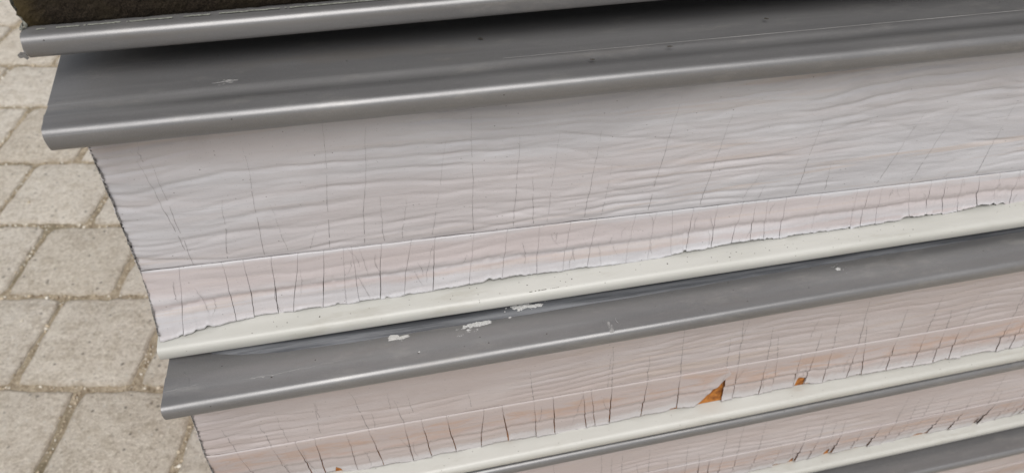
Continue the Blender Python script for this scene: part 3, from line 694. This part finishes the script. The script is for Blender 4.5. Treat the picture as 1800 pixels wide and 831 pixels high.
def notch(u0, u1, depth):
    def h(SS, O, Z, U, Q):
        lim = np.interp(U, [0, u0, u0 + .06, u1 - .06, u1, 1.0], [1, 1, 1 - depth, 1 - depth * .8, 1, 1])
        O2, Z2, _ = FC.pos_lower(SS, Q * lim); return Z2, SS, O2
    return h
ih = [i for i, c in enumerate(csort) if abs(c[0] - .2182) < 1e-6][0]
ij = [i for i, c in enumerate(csort) if abs(c[0] - .3175) < 1e-6][0]
ik = [i for i, c in enumerate(csort) if abs(c[0] + .1856) < 1e-6][0]
r_ = random.Random(4)
CU = []
for a, b, w_ in CL:
    if r_.random() < .6 and a < .6:
        ln = r_.uniform(.03, .085); CU.append((a, float(FC.seam.z(a)) + .0005, a - (b - a) * ln / .06 + r_.uniform(-.004, .002), float(FC.seam.z(a)) + ln, .0006))
for k in range(16):
    a = r_.uniform(-.26, .6); z0 = float(FC.seam.z(a)) + r_.uniform(0, .03); CU.append((a, z0, a + r_.uniform(-.004, .004), z0 + r_.uniform(.015, .05), .0004))
LC = [(a + r_.uniform(-.01, .01), r_.uniform(.05, .5), a + r_.uniform(-.008, .010), r_.uniform(.55, .95), r_.uniform(-.003, .003), .0003) for a, b, w_ in CL if r_.random() < .7]
make_film(C_, FC, M['filmw'], CL, CU, (-.2725, -.2810, -.2870), holes={ih: tri_hole, ij: notch(.05, .95, .26), ik + 1: notch(.3, .55, .12)}, lift=.0010, lows=LC)
edge_strip(C_, FC, (-.2725, -.2810, -.2870), .48)
core(C_, FC, -.2765, .4784, .6655, -.86)
zc = .66845
blob(C_, 'smeared_scuff', -.0390, .0150, zc - .0002, .046, .0200, M['smear'], 131, n=60, rough=.5, rot=-.3, h=.0001)
blob(C_, 'smeared_scuff', .0140, -.0002, zc + .0008, .040, .0060, M['smear'], 132, n=60, rough=.5, h=.0001)
blob(C_, 'smeared_scuff', .0790, .0240, zc - .0002, .010, .024, M['smear'], 133, n=50, rough=.3, h=.0001)
blob(C_, 'paint_flake', -.0400, .0155, zc, .042, .0190, M['flake'], 31, n=44, rough=.9, rot=-.35, h=.0007)
blob(C_, 'paint_flake', -.0290, .0128, zc, .020, .0060, M['flake'], 32, n=30, rough=.8, rot=-.15)
blob(C_, 'paint_flake', -.0490, .0170, zc, .010, .0085, M['flake'], 33, n=30, rough=.9, rot=.3)
blob(C_, 'paint_flake', .0080, -.0006, zc + .0016, .018, .0090, M['flake'], 34, n=40, rough=.9)
blob(C_, 'paint_flake', .0200, -.0002, zc + .0016, .015, .0050, M['flake'], 35, n=40, rough=.9)
blob(C_, 'dented_chip', .2993, .0089, zc, .022, .0130, M['pale'], 36, n=40, rough=.35)
blob(C_, 'paint_flake', .2995, .0092, zc + .0008, .009, .0065, M['flake'], 37, n=40, rough=.9)
blob(C_, 'dented_chip', -.0984, .0130, zc, .020, .0110, M['pale'], 38, n=40, rough=.5)
blob(C_, 'paint_flake', -.0970, .0128, zc + .0008, .008, .0040, M['pale'], 39, n=30, rough=.9)
streak(C_, 'raised_scratch', [(-.2159, .0299), (-.1919, .0291), (-.165, .0272), (-.135, .0250)], zc, .0024, M['scuff'], 41, n=110, h=.0006)
streak(C_, 'raised_scratch', [(-.222, .0300), (-.205, .0288)], zc, .0012, M['scuff'], 47, n=40, h=.0005)
streak(C_, 'raised_scratch', [(-.280, .0300), (-.2612, .0285), (-.250, .0265)], zc, .0016, M['scuff'], 42, n=40)
streak(C_, 'raised_scratch', [(-.262, .0285), (-.262, .0200), (-.268, .0130)], zc, .0010, M['scuff'], 43, n=40)
# the drip shaped scrape near the middle: two fine raised walls and a tongue
streak(C_, 'drip_scrape', [(.0775, .0140), (.0745, .0220), (.0725, .0300)], zc, .0022, M['flake'], 44, n=40)
streak(C_, 'drip_scrape', [(.0850, .0135), (.0860, .0200), (.0835, .0280), (.0850, .0315)], zc, .0020, M['flake'], 45, n=40)
blob(C_, 'drip_scrape', .0790, .0180, zc + .0001, .0075, .014, M['scuff'], 46, n=30, rough=.25, h=.0001)
blob(C_, 'drip_scrape', .0772, .0340, zc - .0001, .0050, .013, M['scuff'], 48, n=30, rough=.15, h=.0003)
for i in range(16):
    a = r_.uniform(-.25, .5); b = r_.uniform(.012, .032); blob(C_, 'dark_speck', a, b, zc, .0014, .0012, M['stain'], 60 + i, n=8, h=.0002)
for i in range(9):
    a = r_.choice([r_.uniform(-.17, -.06), r_.uniform(-.14, -.10)]); streak(C_, 'edge_nick', [(a, .033), (a + .0003, .037)], zc - .0002, .0005, M['stain'], 80 + i, n=6, h=.0001)
# clear film lying along the root of the lip, curling up at its left end
n = 240; s_ = np.concatenate([np.linspace(-.248, .8, n), np.linspace(.82, S1, 12)]); co = []
t0 = np.clip((s_ + .248) / .05, 0, 1)
of = np.interp(s_, [-.248, -.225, -.19, -.12, -.05, .1, .235, .5, 2], [-.002, .004, .0075, .0085, .0080, .006, .0030, -.002, -.022]) + .0006 * vn(s_ * 25, s_ * 0, 50) + .0002 * vn(s_ * 120, s_ * 0, 51)
ob = of - .018
for q, hh in ((0, .0003), (.15, .0010), (.45, .0016), (.8, .0011), (1, .0002)):
    lift_ = 1 + .7 * vn(s_ * 9, s_ * 0 + q * 2, 52)
    co.append(np.stack([s_, of + (ob - of) * q, lc.z(s_) + .0148 + hh * lift_], 1))
co = np.concatenate(co); o = build('protective_strip', C_.L(co[:, 0], co[:, 1], co[:, 2]), gridfaces(5, len(s_)), M['strip'], C_.e)

# ---- panel D
D_ = Panel(.2495, 'fourth panel from the top, narrow dark grey lip and pink film with small orange chips')
ld = Line((.005, .022, .4388), (.611, .0072, .4383)); cd = Line((.40, -.010, .2490), (.7345, -.0206, .2442))
sweep(D_, 'metal_skin', ld, grey_profile(ribs=[(.0105, 0), (.014, .0003), (.028, .0004)], step_at=.22, step=0), M['grey'], -.285, seed=7)
sweep(D_, 'cream_skin', cd, CREAM, M['cream'], -.285, seed=8, fine=.008, wave=.0002)
tornD = [(-.3, .0), (.3, -.019), (.3757, -.0235), (.4346, -.0255), (.5546, -.0280), (.7337, -.0338), (2, -.072)]
FD = FilmSurf(lambda S: ld.z(S) + .012, lambda S: ld.o(S) - .030, Line((.0, -.0060, .335), (.60, -.0215, .322)), tornD, 400, amp=.8, left=(-.28, -.285), zt=lambda S: cd.z(S) + .0140, lip=.25)
r_ = random.Random(9); x = -.25; DL = []
while x < .9:
    DL.append((x, x + .006 + r_.uniform(-.002, .002), r_.uniform(.2, 1.) * .0006)); x += r_.uniform(.011, .034)
DU = [(a, float(FD.seam.z(a)), a - .004, float(FD.seam.z(a)) + r_.uniform(.02, .07), .0006) for a, b, c in DL if r_.random() < .7]
hD = {}
for tgt, dp in ((.375, .20), (.425, .30), (.645, .32), (.56, .08)):
    i = min(range(1, len(DL)), key=lambda k: abs((DL[k - 1][1] + DL[k][1]) / 2 - tgt))
    def mk(dp):
        def h(SS, O, Z, U, Q):
            lim = np.interp(U, [0, .25, .4, .65, .8, 1.0], [1, 1, 1 - dp, 1 - dp * .7, 1, 1]); O2, Z2, _ = FD.pos_lower(SS, Q * lim); return Z2, SS, O2
        return h
    hD[i] = mk(dp)
make_film(D_, FD, M['filmw'], DL, DU, (-.278, -.283, -.285), ds=.0018, dz=.0018, lift=.0016, holes=hD, smax=.9)
core(D_, FD, -.280, .2560, .4508, -.88)

# ---- panel E, lowest, on the paving
E_ = Panel(.006, 'lowest panel in the stack, grey lip cut by the bottom right corner of the photo')
le = Line((.592, .0098, .2185), (.734, .0060, .2160)); ce = Line((-.285, -.012, .0060), (.70, -.030, .0060))
le = Line((-.285, .033, .2185), (.734, .0060, .2165))
sweep(E_, 'metal_skin', le, grey_profile(ribs=[(.0105, 0), (.016, .0005), (.030, .0006)], step_at=.22, step=0), M['grey'], -.285, seed=12)
sweep(E_, 'cream_skin', ce, CREAM, M['cream'], -.285, seed=13, fine=.02)
FE = FilmSurf(lambda S: le.z(S) + .012, lambda S: le.o(S) - .030, Line((-.28, .003, .108), (.70, -.030, .104)), [(-.3, -.006), (.7, -.045), (2, -.1)], 500, amp=.8, left=(-.28, -.285), zt=lambda S: ce.z(S) + .014, lip=.25)
x = -.25; EL = []
while x < .9:
    EL.append((x, x + .004, r_.uniform(.2, 1.) * .0007)); x += r_.uniform(.016, .05)
make_film(E_, FE, M['filmw'], EL, [], (-.278, -.283, -.285), ds=.003, dz=.003, smax=.95)
core(E_, FE, -.280, .0196, .2305, -.90)
